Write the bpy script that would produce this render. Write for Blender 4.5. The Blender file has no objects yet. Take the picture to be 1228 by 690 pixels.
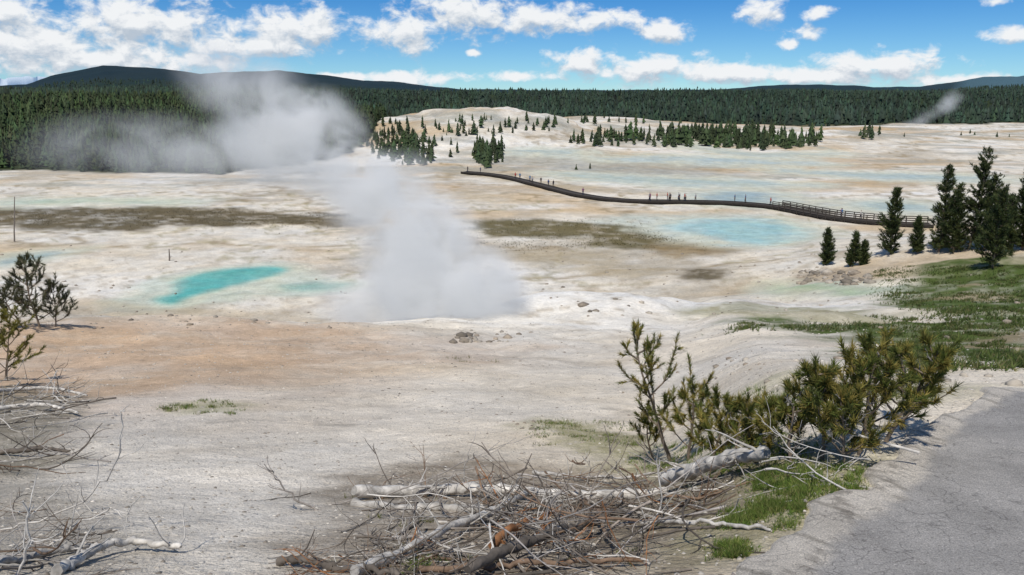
import bpy, numpy as np, math
from mathutils import Vector
pi=math.pi
CAMZ=22.0
TH=math.atan(225/964)
CT,ST=math.cos(TH),math.sin(TH)
rng=np.random.RandomState(5)
TAB=np.random.RandomState(11).rand(256,256)
# ------------------------------------------------------------------ noise
def vnoise(x,y):
    xi=np.floor(x).astype(int);yi=np.floor(y).astype(int);fx=x-xi;fy=y-yi
    fx=fx*fx*(3-2*fx);fy=fy*fy*(3-2*fy)
    g=lambda a,b:TAB[a&255,b&255]
    return (g(xi,yi)*(1-fx)+g(xi+1,yi)*fx)*(1-fy)+(g(xi,yi+1)*(1-fx)+g(xi+1,yi+1)*fx)*fy
def fbm(x,y,o=4):
    x=np.asarray(x,float);y=np.asarray(y,float)
    s=0;a=.5;t=0
    for i in range(o):
        s=s+a*vnoise(x+17.3*i,y+9.1*i);t+=a;a*=.5;x=x*2.03;y=y*2.03
    return s/t-.5
def ss(a,b,x):
    t=np.clip((x-a)/(b-a),0,1);return t*t*(3-2*t)
# ------------------------------------------------------------------ terrain
def prof(CY,CD):
    f=np.concatenate([np.linspace(-60,0,60),np.linspace(0.05,110,2200),[3000]])
    d=np.interp(f,CY,CD);seg=d[60:2260].copy()
    k=np.ones(31)/31;seg2=np.convolve(np.pad(seg,15,mode='edge'),k,'valid')
    k=np.ones(7)/7;seg1=np.convolve(np.pad(seg,3,mode='edge'),k,'valid')
    w=ss(5,10,f[60:2260]);d[60:2260]=seg1*(1-w)+seg2*w
    return f,d
F1,D1=prof([-60,-20,0,1.5,2.6,4,6,9,12,18,25,35,45,52,60,75,100,3000.],
           [-.5,1.2,1.5,1.58,1.72,2.28,3.05,3.98,4.8,6.4,8.2,10.85,13.4,15.2,18.2,21.3,22,22.])
F2,D2=prof([-60,-20,0,2.5,5.3,7,9,12,18,25,35,45,60,80,100,3000.],
           [-.5,1.2,1.5,1.72,2.04,2.5,3.05,3.9,5.6,7.5,10.1,12.5,16.4,20.8,22,22.])
def g2(x,y,cx,cy,sx,sy):
    return np.exp(-((x-cx)/sx)**2/2-((y-cy)/sy)**2/2)
RU=np.array([-400,0,60,90,150,220,260,350,420,500,560,620,860,920,1080,1120,1150,1190,1228,1600])
RV=np.array([110,112,107,98,88,89,94,87,95,103,108,108,107,102,108,104,101,102,97,104])
def terr(x,y):
    x=np.asarray(x,float);y=np.asarray(y,float)
    r=np.hypot(x,y);yc=np.clip(y,0,60)
    w=ss(-.2+.2*yc,.6+.3*yc,x)
    d=np.interp(y,F1,D1)*(1-w)+np.interp(y,F2,D2)*w
    z=CAMZ-d
    z=z+1.3*g2(x,y,-26,42,20,9)+3.4*g2(x,y,6,58,7,6)+8.0*g2(x,y,66,84,24,22)
    z=z+fbm(x*.9,y*.9,4)*.16*ss(3.5,8,r)*(1-ss(30,80,r))
    z=z+fbm(x*.16,y*.16,5)*1.3*ss(10,30,r)*(1-.6*ss(75,100,y))
    z=z+fbm(x*.02+5,y*.02,4)*5*ss(250,420,y)
    z=z+16*g2(x,y,-22,425,55,70)+9*g2(x,y,60,620,70,60)+6*g2(x,y,120,450,70,45)+fbm(x*.05,y*.05,4)*6*g2(x,y,-10,410,80,90)
    left=1-ss(-130,-45,x+(y-250)*.12)
    z=z+17*ss(245,520,y)*left
    z=z+30*ss(720,1700,r)*(y>0)*(1-left*.5)+fbm(x*.002,y*.002,3)*26*ss(900,2000,r)
    u=614+964*x/np.maximum(y,1)/1.02
    pr=(120-np.interp(u,RU,RV))/964*1.0
    z=z+(pr*4500+fbm(x*.0014,y*.0014,4)*60-14)*np.exp(-((r-4500)/900)**2/2)*(y>0)
    return z
YS=np.exp(np.linspace(0,math.log(6000),420))
def sight(u,v):
    s=(345-v)/964
    return np.array([(u-614)/964/(CT+s*ST),1.0,(-ST+s*CT)/(CT+s*ST)])
def gp(u,v):
    """surveyed ground point: where the line of sight from the overlook meets the terrain"""
    d=sight(u,v);Y_=YS
    for it in range(2):
        h=CAMZ+Y_*d[2]-terr(Y_*d[0],Y_)
        i=int(np.argmax(h<0))
        if h[i]>=0: i=len(Y_)-1
        if i==0: y=Y_[0];break
        y=Y_[i-1]+(Y_[i]-Y_[i-1])*(h[i-1]/(h[i-1]-h[i]) if h[i]<0 else 1)
        Y_=np.linspace(Y_[i-1],Y_[i],14)
    x=y*d[0];return np.array([x,y,float(terr(x,y))])
def chaikin(P,n=2,closed=True):
    P=np.array(P,float)
    for _ in range(n):
        if closed: Q=np.roll(P,-1,0);P=np.stack([P*.75+Q*.25,P*.25+Q*.75],1).reshape(-1,P.shape[1])
        else:
            A=P[:-1];B=P[1:];M=np.stack([A*.75+B*.25,A*.25+B*.75],1).reshape(-1,P.shape[1]);P=np.vstack([P[:1],M,P[-1:]])
    return P
def sdf(x,y,poly,margin=12):
    out=np.full(x.shape,1e3)
    lo=poly.min(0)-margin;hi=poly.max(0)+margin
    m=(x>lo[0])&(x<hi[0])&(y>lo[1])&(y<hi[1])
    px=x[m];py=y[m]
    if px.size==0: return out
    d=np.full(px.shape,1e9);ins=np.zeros(px.shape,bool)
    n=len(poly)
    for i in range(n):
        a=poly[i];b=poly[(i+1)%n];e=b-a
        t=np.clip(((px-a[0])*e[0]+(py-a[1])*e[1])/(e@e+1e-12),0,1)
        d=np.minimum(d,(px-a[0]-t*e[0])**2+(py-a[1]-t*e[1])**2)
        c=((a[1]>py)!=(b[1]>py))
        if abs(e[1])>1e-12:
            ins^=c&(px<e[0]*(py-a[1])/e[1]+a[0])
    out[m]=np.sqrt(d)*np.where(ins,-1,1)
    return out
def poly(l,n=2): return chaikin([gp(*p)[:2] for p in l],n)
# ------------------------------------------------------------------ mesh helper
class Acc:
    def __init__(s): s.V=[];s.C=[];s.F3=[];s.F4=[];s.n=0
    def add(s,V,F,C):
        V=np.asarray(V,float).reshape(-1,3);F=np.asarray(F,int)
        C=np.asarray(C,float)
        if C.ndim==1: C=np.tile(C,(len(V),1))
        s.V.append(V);s.C.append(C)
        (s.F3 if F.shape[1]==3 else s.F4).append(F+s.n);s.n+=len(V)
    def obj(s,name,mat,smooth=False,parent=None,loc=None):
        V=np.concatenate(s.V);C=np.concatenate(s.C)
        f3=np.concatenate(s.F3) if s.F3 else np.zeros((0,3),int)
        f4=np.concatenate(s.F4) if s.F4 else np.zeros((0,4),int)
        me=bpy.data.meshes.new(name);me.vertices.add(len(V));me.vertices.foreach_set('co',V.astype(np.float32).ravel())
        lv=np.concatenate([f3.ravel(),f4.ravel()]).astype(np.int32)
        tot=np.concatenate([np.full(len(f3),3),np.full(len(f4),4)]).astype(np.int32)
        st=np.concatenate([[0],np.cumsum(tot)[:-1]]).astype(np.int32)
        me.loops.add(len(lv));me.loops.foreach_set('vertex_index',lv)
        me.polygons.add(len(tot));me.polygons.foreach_set('loop_start',st);me.polygons.foreach_set('loop_total',tot)
        me.update(calc_edges=True)
        if smooth: me.polygons.foreach_set('use_smooth',np.ones(len(tot),bool))
        a=me.color_attributes.new('Col','FLOAT_COLOR','POINT')
        a.data.foreach_set('color',np.concatenate([C,np.ones((len(C),1))],1).astype(np.float32).ravel())
        me.materials.append(mat)
        ob=bpy.data.objects.new(name,me);bpy.context.collection.objects.link(ob)
        if loc is not None: ob.location=loc
        if parent: ob.parent=parent
        return ob
def tube(acc,P,R,C,sides=6,rough=0,rs=None):
    P=np.array(P,float);R=np.array(R,float);n=len(P);C=np.asarray(C,float)
    T=np.gradient(P,axis=0);T/=np.linalg.norm(T,axis=1)[:,None]+1e-9
    up=np.array([0,0,1.]) if abs(T[0][2])<.8 else np.array([1.,0,0])
    S=np.cross(T,up);S/=np.linalg.norm(S,axis=1)[:,None]+1e-9
    U=np.cross(S,T)
    a=np.arange(sides)/sides*2*pi
    rr=R[:,None]*np.ones((1,sides))
    if rough: rr=rr*(1+rough*((rs or rng).rand(n,sides)-.5))
    V=P[:,None,:]+rr[:,:,None]*(np.cos(a)[None,:,None]*S[:,None,:]+np.sin(a)[None,:,None]*U[:,None,:])
    i=np.arange(n*sides).reshape(n,sides);j=np.roll(i,-1,1)
    q=np.stack([i[:-1],j[:-1],j[1:],i[1:]],-1).reshape(-1,4)
    acc.add(V.reshape(-1,3),q,C)
    if R[0]>.012:
        cc_=(C if C.ndim==1 else C.mean(0))*.6
        for e in (0,n-1):
            VV=np.vstack([V[e],P[e][None]]);f=[[k,(k+1)%sides,sides] for k in range(sides)]
            acc.add(VV,f,cc_)
# ------------------------------------------------------------------ materials
def nt(m): m.use_nodes=True;return m.node_tree
class NB:
    def __init__(s,t): s.t=t
    def n(s,ty,ins=None,**kw):
        nd=s.t.nodes.new(ty)
        for k,v in kw.items(): setattr(nd,k,v)
        if ins:
            for k,v in ins.items():
                if isinstance(v,bpy.types.NodeSocket): s.t.links.new(v,nd.inputs[k])
                else: nd.inputs[k].default_value=v
        return nd
    def math(s,op,a,b=0,c=None):
        d={0:a,1:b}
        if c is not None:d[2]=c
        return s.n('ShaderNodeMath',d,operation=op).outputs[0]
    def vm(s,op,a,b=None):
        d={0:a}
        if b is not None:d[1]=b
        nd=s.n('ShaderNodeVectorMath',d,operation=op)
        return nd.outputs['Value'] if op in('LENGTH','DOT_PRODUCT') else nd.outputs[0]
    def mr(s,v,a,b,c,d,smooth=False):
        nd=s.n('ShaderNodeMapRange',{0:v,1:a,2:b,3:c,4:d})
        if smooth: nd.interpolation_type='SMOOTHSTEP'
        return nd.outputs[0]
    def noise(s,vec,sc,det=4,rough=.5,dist=0):
        return s.n('ShaderNodeTexNoise',{'Vector':vec,'Scale':sc,'Detail':det,'Roughness':rough,'Distortion':dist}).outputs[0]
    def mix(s,f,a,b,bt='MIX'):
        nd=s.n('ShaderNodeMix',data_type='RGBA',blend_type=bt)
        for k,v in ((0,f),(6,a),(7,b)):
            if isinstance(v,bpy.types.NodeSocket): s.t.links.new(v,nd.inputs[k])
            else: nd.inputs[k].default_value=v if not isinstance(v,tuple) or len(v)==4 else (*v,1)
        return nd.outputs[2]
def attr_mat(name,var=.25,scale=6,rough=.85,bump=0,trans=0,det=4):
    m=bpy.data.materials.new(name);t=nt(m);b=NB(t);bs=t.nodes['Principled BSDF']
    col=b.n('ShaderNodeAttribute',attribute_name='Col').outputs['Color']
    pos=b.n('ShaderNodeNewGeometry').outputs['Position']
    f=b.mr(b.noise(pos,scale,det,.6),.25,.75,1-var,1+var)
    c=b.vm('SCALE',col);t.links.new(f,c.node.inputs['Scale'])
    t.links.new(c,bs.inputs['Base Color']);bs.inputs['Roughness'].default_value=rough
    bs.inputs['Specular IOR Level'].default_value=.25
    if bump:
        bp=b.n('ShaderNodeBump',{'Height':b.noise(pos,scale*3,3),'Strength':.8,'Distance':bump})
        t.links.new(bp.outputs[0],bs.inputs['Normal'])
    if trans:
        tr=b.n('ShaderNodeBsdfTranslucent',{'Color':c})
        mx=b.n('ShaderNodeMixShader',{0:trans,1:bs.outputs[0],2:tr.outputs[0]})
        t.links.new(mx.outputs[0],t.nodes['Material Output'].inputs[0])
    return m
M_needle=attr_mat('needles',.3,4,.7,trans=.3,det=2)
M_far=attr_mat('distant_foliage',.25,.2,.9,det=2)
M_wood=attr_mat('weathered_wood',.45,16,.85,.006)
M_bark=attr_mat('bark',.3,12,.9,.01)
M_rock=attr_mat('stone',.3,5,.9,.01)
M_grass=attr_mat('grass_blades',.3,2,.7,trans=.3,det=2)
M_board=attr_mat('boardwalk_wood',.3,3,.9)
M_cloth=attr_mat('clothing',.1,3,.9)
# ground material
mg=bpy.data.materials.new('thermal_ground');t=nt(mg);b=NB(t);bs=t.nodes['Principled BSDF']
col=b.n('ShaderNodeAttribute',attribute_name='Col').outputs['Color']
pos=b.n('ShaderNodeNewGeometry').outputs['Position']
nA=b.noise(pos,.35,6,.68);n1=b.mr(nA,.3,.7,.76,1.14)
nB=b.noise(pos,3.5,5,.7);n2=b.mr(nB,.3,.7,.84,1.14)
n3=b.mr(b.noise(pos,45,4,.8),.3,.7,.62,1.28)
dk=b.mr(b.noise(b.vm('ADD',pos,(31,7,3)),1.1,6,.72),.60,.68,1,.74)
vo=b.n('ShaderNodeTexVoronoi',{'Vector':pos,'Scale':26.0})
sel=b.n('ShaderNodeSeparateColor',{0:vo.outputs['Color']})
peb=b.math('MULTIPLY',b.mr(vo.outputs['Distance'],.15,.32,1,0),b.math('GREATER_THAN',sel.outputs[0],.6))
pebc=b.mr(sel.outputs[1],0,1,.5,1.15)
pm=b.math('ADD',1.0,b.math('MULTIPLY',peb,b.math('SUBTRACT',pebc,1.0)))
f=b.math('MULTIPLY',b.math('MULTIPLY',b.math('MULTIPLY',n1,n2),dk),b.math('MULTIPLY',n3,pm))
c=b.vm('SCALE',col);t.links.new(f,c.node.inputs['Scale'])
hue=b.mix(b.mr(b.noise(b.vm('ADD',pos,(5,50,3)),.12,5,.65),.35,.65,0,1),(1.07,1.0,.88,1),(1.0,1,.99,1))
c=b.mix(1.0,c,hue,'MULTIPLY')
t.links.new(c,bs.inputs['Base Color']);bs.inputs['Roughness'].default_value=.95;bs.inputs['Specular IOR Level'].default_value=.1
h=b.math('ADD',b.math('MULTIPLY',b.noise(pos,4,6,.75),1.0),b.math('MULTIPLY',peb,.12))
bp=b.n('ShaderNodeBump',{'Height':h,'Strength':.9,'Distance':.085})
t.links.new(bp.outputs[0],bs.inputs['Normal'])
# water: thin glossy film over the mineral bed
mw=bpy.data.materials.new('hot_spring_water');t=nt(mw);b=NB(t)
pos=b.n('ShaderNodeNewGeometry').outputs['Position']
bp=b.n('ShaderNodeBump',{'Height':b.noise(pos,2.5,3),'Strength':.25,'Distance':.05})
gl=b.n('ShaderNodeBsdfGlossy',{'Color':(1,1,1,1),'Roughness':.25,'Normal':bp.outputs[0]})
tr=b.n('ShaderNodeBsdfTransparent',{'Color':(1,1,1,1)})
mx=b.n('ShaderNodeMixShader',{0:.07,1:tr.outputs[0],2:gl.outputs[0]})
t.links.new(mx.outputs[0],t.nodes['Material Output'].inputs[0])
# asphalt
ma=bpy.data.materials.new('weathered_asphalt');t=nt(ma);b=NB(t);bs=t.nodes['Principled BSDF']
col=b.n('ShaderNodeAttribute',attribute_name='Col').outputs['Color']
pos=b.n('ShaderNodeNewGeometry').outputs['Position']
f=b.math('MULTIPLY',b.mr(b.noise(pos,150,4,.8),.3,.7,.42,1.52),b.mr(b.noise(pos,2.6,7,.7),.3,.7,.74,1.22))
vv=b.n('ShaderNodeTexVoronoi',{'Vector':pos,'Scale':75.0});vs=b.n('ShaderNodeSeparateColor',{0:vv.outputs['Color']})
f=b.math('MULTIPLY',f,b.math('ADD',1.0,b.math('MULTIPLY',b.mr(vv.outputs['Distance'],.2,.4,1,0),b.mr(vs.outputs[0],.0,1,-.4,.4))))
vo=b.n('ShaderNodeTexVoronoi',{'Vector':b.vm('ADD',pos,b.vm('SCALE',b.n('ShaderNodeTexNoise',{'Vector':pos,'Scale':5.0}).outputs['Color'])),'Scale':1.3},feature='DISTANCE_TO_EDGE')
f=b.math('MULTIPLY',f,b.mr(vo.outputs[0],.0,.014,.62,1))
c=b.vm('SCALE',col);t.links.new(f,c.node.inputs['Scale']);t.links.new(c,bs.inputs['Base Color'])
bs.inputs['Roughness'].default_value=.9
bp=b.n('ShaderNodeBump',{'Height':b.noise(pos,90,4,.8),'Strength':1.0,'Distance':.016});t.links.new(bp.outputs[0],bs.inputs['Normal'])
# ------------------------------------------------------------------ pools & zones
POOLS=[
 ([(200,342),(250,325),(320,319),(345,324),(335,332),(290,341),(240,350),(205,362),(180,358),(215,347)],(.10,.48,.47),1.4,1),
 ([(330,342),(370,337),(425,340),(400,347),(340,348)],(.26,.50,.43),2.2,1),
 ([(800,272),(860,263),(940,266),(960,277),(940,289),(880,292),(830,284)],(.36,.60,.64),5,1),
 ([(0,310),(60,300),(85,303),(40,311),(0,318)],(.34,.48,.50),3,1),
 ([(835,240),(850,231),(900,228),(940,236),(925,246),(880,244)],(.33,.46,.52),6,1),
 ([(1030,247),(1060,242),(1110,246),(1130,256),(1060,252)],(.36,.50,.53),6,1),
 ([(915,346),(960,341),(1050,347),(1060,353),(1000,352),(940,351)],(.32,.45,.30),2,0),
 ([(0,241),(100,238),(230,241),(230,244),(100,243),(0,246)],(.42,.53,.43),5,0),
 ([(610,182),(640,178),(700,183),(660,186)],(.36,.48,.52),8,0),
 ([(700,190),(800,186),(900,190),(1000,196),(900,198),(780,194)],(.42,.52,.55),9,0),
 ([(640,205),(760,212),(900,216),(1000,222),(880,224),(740,220)],(.42,.52,.52),6,0),
 ([(800,165),(900,185),(1000,183),(1000,186),(900,190)],(.45,.52,.5),9,0),
 ([(900,202),(1060,208),(1200,212),(1200,218),(1050,216)],(.40,.50,.52),7,0),
]
PP=[(poly(a),np.array(c_),s,w_) for a,c_,s,w_ in POOLS]
def zone(l,colr,soft,amp,sc,alpha=1.0): return (poly(l),np.array(colr),soft,amp,sc,alpha)
Z=[
 zone([(-200,400),(0,392),(200,385),(400,390),(500,405),(540,425),(420,450),(300,475),(0,496),(-200,520)],(.60,.45,.325),5,6,.2,.95),
 zone([(700,262),(800,254),(950,258),(970,282),(940,296),(860,298),(780,284),(720,272)],(.54,.61,.58),5,5,.1,.85),
 zone([(120,360),(190,332),(340,312),(370,330),(420,350),(300,356),(220,372),(150,376)],(.56,.64,.57),2.5,3,.2,.85),
 zone([(820,244),(850,226),(920,222),(1000,240),(1130,240),(1130,262),(1000,256),(900,250)],(.42,.45,.42),5,6,.1,.7),
 zone([(-200,250),(0,251),(180,247),(330,253),(430,260),(430,271),(250,273),(0,276),(-200,278)],(.12,.098,.052),3,11,.12,.95),
 zone([(535,263),(620,263),(700,269),(780,274),(862,289),(865,298),(780,304),(700,291),(640,281),(545,281)],(.145,.125,.058),2.5,11,.12,.95),
 zone([(780,285),(830,286),(880,296),(860,306),(790,310),(770,298)],(.30,.23,.13),2,5,.12,.8),
 zone([(600,300),(760,300),(800,330),(780,345),(700,330),(610,318)],(.42,.36,.25),4,8,.12,.6),
 zone([(0,372),(120,365),(260,372),(420,378),(400,386),(150,384),(0,388)],(.46,.38,.27),2,6,.2,.55),
 zone([(560,205),(700,225),(860,232),(700,232),(600,220)],(.42,.37,.27),5,9,.06,.6),
 zone([(500,215),(420,235),(560,250),(640,252),(580,232)],(.50,.44,.33),5,9,.06,.5),
 zone([(810,327),(840,321),(880,325),(860,335),(815,335)],(.12,.10,.06),1,2,.3,.9),
 zone([(820,365),(880,360),(1000,372),(1090,378),(1080,386),(900,378)],(.28,.28,.15),1.5,4,.2,.65),
 zone([(1035,350),(1110,318),(1180,309),(1400,320),(1400,450),(1228,447),(1130,424),(1000,404),(870,393),(960,386),(1120,392),(1100,374),(1070,362)],(.085,.125,.033),1.5,6,.2,1),
 zone([(1070,403),(1130,400),(1200,398),(1300,400),(1300,422),(1228,420),(1130,414)],(.36,.29,.20),.6,5,.35,.8),
 zone([(1100,352),(1160,345),(1228,355),(1228,368),(1160,362)],(.34,.28,.19),.6,5,.35,.7),
 zone([(900,460),(1000,465),(1090,460),(1200,466),(1180,480),(950,478)],(.28,.30,.15),.8,.8,1,.65),
 zone([(620,505),(700,500),(800,530),(880,560),(1040,545),(1080,560),(1040,590),(940,645),(880,690),(800,700),(760,640),(740,570),(690,530)],(.27,.27,.13),.35,.5,2.5,.75),
 zone([(340,575),(560,545),(800,560),(930,600),(880,660),(860,720),(330,720),(330,660),(450,620)],(.24,.20,.155),.4,.5,2,.8),
 zone([(-100,570),(60,570),(160,620),(240,690),(150,720),(-100,720)],(.28,.25,.20),.4,.5,2,.6),
 zone([(-60,460),(100,470),(90,520),(60,570),(-60,575)],(.22,.20,.15),.5,.8,1,.8),
 zone([(190,480),(290,480),(295,495),(210,500)],(.27,.30,.13),.4,.6,1,.5),
 zone([(930,350),(960,322),(1050,322),(1060,340),(980,345)],(.35,.29,.22),2,3,.2,.6),
]
def front(u): return np.interp(u,[-400,0,150,280,300,400,430,455,480,520,640,900,1228,1600],[235,250,243,240,258,275,300,350,480,620,690,700,720,740])
def fmask(x,y):
    u=614+964*x/np.maximum(y,1)/1.03
    fr_=front(u)*(1+.14*fbm(x*.02,y*.02,3))
    return (y>10)*ss(-.01,.03,(y-fr_)/fr_),u
def colour(x,y):
    r=np.hypot(x,y);n=x.shape
    C=np.ones(n+(3,))*np.array([.73,.70,.635])
    def bl(C,c,a): return C*(1-a[...,None])+np.array(c)*a[...,None]
    near=1-ss(25,60,r)
    C=bl(C,(.76,.71,.635),near*.85)
    a=fbm(x*.35,y*.35,4);C=bl(C,(.54,.48,.40),ss(0,.22,a)*.5*ss(2,8,r))
    a=fbm(x*.028,y*.05,5);C=bl(C,(.58,.46,.31),ss(.0,.18,a)*.8*ss(50,80,y))
    a=fbm(x*.05+40,y*.06,5);C=bl(C,(.43,.39,.32),ss(.02,.2,a)*.75*ss(60,90,y))
    a=fbm(x*.03+90,y*.04+7,5);C=bl(C,(.80,.79,.76),ss(.03,.15,a)*.8*ss(45,60,y))
    a=np.abs(fbm(x*.035+3,y*.045+70,5));C=bl(C,(.28,.215,.12),(1-ss(.0,.032,a))*.65*ss(70,100,y))
    a=np.abs(fbm(x*.06+13,y*.07+20,5));C=bl(C,(.31,.28,.15),(1-ss(.0,.024,a))*.55*ss(70,100,y)*(1-ss(180,230,y)))
    a=np.abs(fbm(x*.012+33,y*.02+20,5));C=bl(C,(.36,.38,.34),(1-ss(.0,.035,a))*.7*ss(180,230,y))
    a=fbm(x*.015+11,y*.03+50,5);C=bl(C,(.50,.38,.24),ss(.06,.18,a)*.7*ss(150,220,y))
    a=fbm(x*.02+61,y*.05+5,5);C=bl(C,(.36,.37,.34),ss(.06,.2,a)*.7*ss(170,240,y))
    C=bl(C,(.86,.85,.82),(g2(x,y,6,56,12,8)*1.2+g2(x,y,0,46,7,3)).clip(0,.95))
    a=fbm(x*.9+11,y*1.3+50,4);C=bl(C,(.36,.30,.22),ss(.10,.25,a)*.5*ss(30,50,y)*(1-ss(90,140,y)))
    for p,c,s,amp,sc,al in Z:
        dx=fbm(x*sc,y*sc,5)*amp
        d=sdf(x,y,p,s*3+amp)+dx*1.8
        C=bl(C,np.array(c),((1-ss(-s,s,d))*al*(.72+1.3*fbm(x*sc*4,y*sc*4,4)+.25).clip(0,1)).clip(0,1))
    for p,c,s,w_ in PP:
        d=sdf(x,y,p,18)+fbm(x*.25,y*.25,5)*s*1.9
        e=1-ss(s*.3,s*2.2,d);C=bl(C,np.array([.60,.64,.56]),e*.75)
        C=bl(C,c,(1-ss(-s*1.3,s*.8,d))*(.88+.3*fbm(x*.4,y*.4,3)).clip(0,1))
    m,u=fmask(x,y)
    C=bl(C,(.035,.05,.022),m)
    sp=fbm(x*.03,y*.01,4)
    C=bl(C,(.022,.040,.022),m*ss(1200,1800,r)*(sp>0))
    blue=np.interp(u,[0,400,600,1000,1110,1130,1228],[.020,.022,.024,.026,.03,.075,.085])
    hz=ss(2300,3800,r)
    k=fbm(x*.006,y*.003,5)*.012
    far=np.stack([blue*.9+k,blue*1.75+k,blue*2.3+k*.8],-1)  # bluish tint: aerial haze painted into the far hills' colour
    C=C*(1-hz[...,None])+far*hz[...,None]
    return C
def ztop(x,y):
    z=terr(x,y)
    for (p,c,s,w_),zp in zip(PP,PZ):
        if not w_: continue
        d=sdf(x,y,p,10);m=1-ss(1,5,d)
        z=z*(1-m)+zp*m
    return z
PZ=[float(terr(p[:,0].mean(),p[:,1].mean())) for p,_,_,_ in PP]
# ------------------------------------------------------------------ ground mesh
Rr=np.concatenate([np.linspace(.02,.75,6),np.exp(np.linspace(math.log(.8),math.log(9000),820))])
Aa=np.radians(np.concatenate([np.arange(-180,-50,6.),np.linspace(-46,46,820),np.arange(54,181,6.)]))
RR,AA=np.meshgrid(Rr,Aa,indexing='ij');X=RR*np.sin(AA);Y=RR*np.cos(AA)
g=Acc();i=np.arange(X.size).reshape(X.shape)
q=np.stack([i[:-1,:-1],i[:-1,1:],i[1:,1:],i[1:,:-1]],-1).reshape(-1,4)[:, ::-1]
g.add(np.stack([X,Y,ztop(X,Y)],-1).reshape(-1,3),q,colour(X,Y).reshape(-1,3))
g.obj('ground',mg,True)
for k,((p,c,s,w_),zp) in enumerate(zip(PP,PZ)):
    if not w_: continue
    a=Acc();cn=p.mean(0);q_=cn+(p-cn)*.93
    V=np.column_stack([q_,np.full(len(q_),zp+.035)]);V=np.vstack([V,[cn[0],cn[1],zp+.035]])
    n=len(q_);f=[[j,(j+1)%n,n] for j in range(n)]
    a.add(V,f,(1,1,1));a.obj('hot_spring_pool',mw,True)
# ------------------------------------------------------------------ asphalt path
E=chaikin([(-.6,-1.5),(-.1,0.5),(.35,1.6)]+[tuple(gp(*p)[:2]) for p in [(890,690),(960,640),(1040,580),(1110,512),(1150,484),(1228,468)]]+[(6,5.7),(12,6.2)],3,False)
L=np.concatenate([[0],np.cumsum(np.hypot(*np.diff(E,axis=0).T))]);S_=np.linspace(0,L[-1],1100)
E=np.column_stack([np.interp(S_,L,E[:,0]),np.interp(S_,L,E[:,1])])
T=np.gradient(E,axis=0);T/=np.hypot(T[:,0],T[:,1])[:,None];N_=np.column_stack([T[:,1],-T[:,0]])
jag=np.floor(S_*3.1+fbm(S_*1.7,S_*0,3)*3);jag=(np.sin(jag*12.9898)*43758.5453)%1
jag=np.convolve(np.pad(jag,2,mode='edge'),np.ones(5)/5,'valid')
E0=E-N_*(.0+fbm(S_*3,S_*0+3,6)*.22+(jag-.5)*.10)[:,None]
O=np.column_stack([np.interp(S_,[0,L[-1]*.35,L[-1]*.6,L[-1]],[1.8,3.2,5.2,12]),np.interp(S_,[0,L[-1]*.35,L[-1]*.6,L[-1]],[-2,0,2.2,3.2])])
tt=np.concatenate([[-.012,0,.01,.02,.03,.04],np.linspace(.055,1,90)])
PX=E0[:,None,:]*(1-tt[None,:,None])+O[:,None,:]*tt[None,:,None]
zz=terr(PX[...,0],PX[...,1])+np.interp(tt,[-.012,0,.01,1],[-.05,.022,.03,.026])[None,:]
dd=np.hypot(*(PX-E[:,None,:]).transpose(2,0,1))
px_,py_=PX[...,0],PX[...,1]
zz+=fbm(px_*7,py_*7,3)*.02*(1-ss(.0,.4,dd))
cc=np.ones(PX.shape[:2]+(3,))*np.array([.46,.435,.40])
st=ss(.0,.2,fbm(px_*1.2+7,py_*1.2,4))[...,None]*.5;cc=cc*(1-st)+np.array([.33,.315,.295])*st
edge=(1-ss(.19,.23,dd+fbm(px_*3,py_*3,5)*.28))[...,None]
cc=cc*(1-edge)+np.array([.68,.62,.53])*edge
sl=(np.floor(S_*2.2+fbm(S_*.9,S_*0+9,2)*2));sj=((S_*2.2+fbm(S_*.9,S_*0+9,2)*2)-sl);jt=((sj<.05)|(sj>.97))[:,None,None]*edge*.6
cc=cc*(1-jt)+np.array([.28,.25,.2])*jt
crk=(1-ss(.0,.02,np.abs(fbm(px_*2.3+20,py_*2.3,5))))[...,None]*(edge*.6+.15);cc=cc*(1-crk)+np.array([.25,.22,.18])*crk
a=Acc();i=np.arange(zz.size).reshape(zz.shape);q=np.stack([i[:-1,:-1],i[1:,:-1],i[1:,1:],i[:-1,1:]],-1).reshape(-1,4)
a.add(np.dstack([PX,zz]).reshape(-1,3),q,cc.reshape(-1,3));a.obj('asphalt_path',ma,True)
PATHPOLY=np.vstack([E0[::4],O[::-30]])
# ------------------------------------------------------------------ distant snowy range
a=Acc();uu=np.linspace(-250,260,300);hv=np.interp(uu,[-250,-60,0,30,60,95,110,260],[96,95,98,94,96,95,103,112])
hv=hv-np.abs(fbm(uu*.06,uu*0,5))*14
dx=np.array([sight(u_,100)[0] for u_ in uu]);rows=[]
for f_,yy in ((0,8400),(.35,8500),(.7,8650),(1,8800)):
    hh=(120-hv)/964*8800+CAMZ;rows.append(np.column_stack([dx*yy,np.full(300,yy),-60+(hh+60)*f_*(1+.15*fbm(uu*.1,uu*0+f_*9,3)*(f_<1))]))
V=np.array(rows);i=np.arange(1200).reshape(4,300);q=np.stack([i[:-1,:-1],i[:-1,1:],i[1:,1:],i[1:,:-1]],-1).reshape(-1,4)
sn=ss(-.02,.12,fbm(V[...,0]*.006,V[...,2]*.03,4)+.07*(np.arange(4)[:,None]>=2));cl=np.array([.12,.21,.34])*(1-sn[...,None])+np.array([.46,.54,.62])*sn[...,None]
a.add(V.reshape(-1,3),q,cl.reshape(-1,3));a.obj('snowy_mountain_range',M_far,True)
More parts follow.
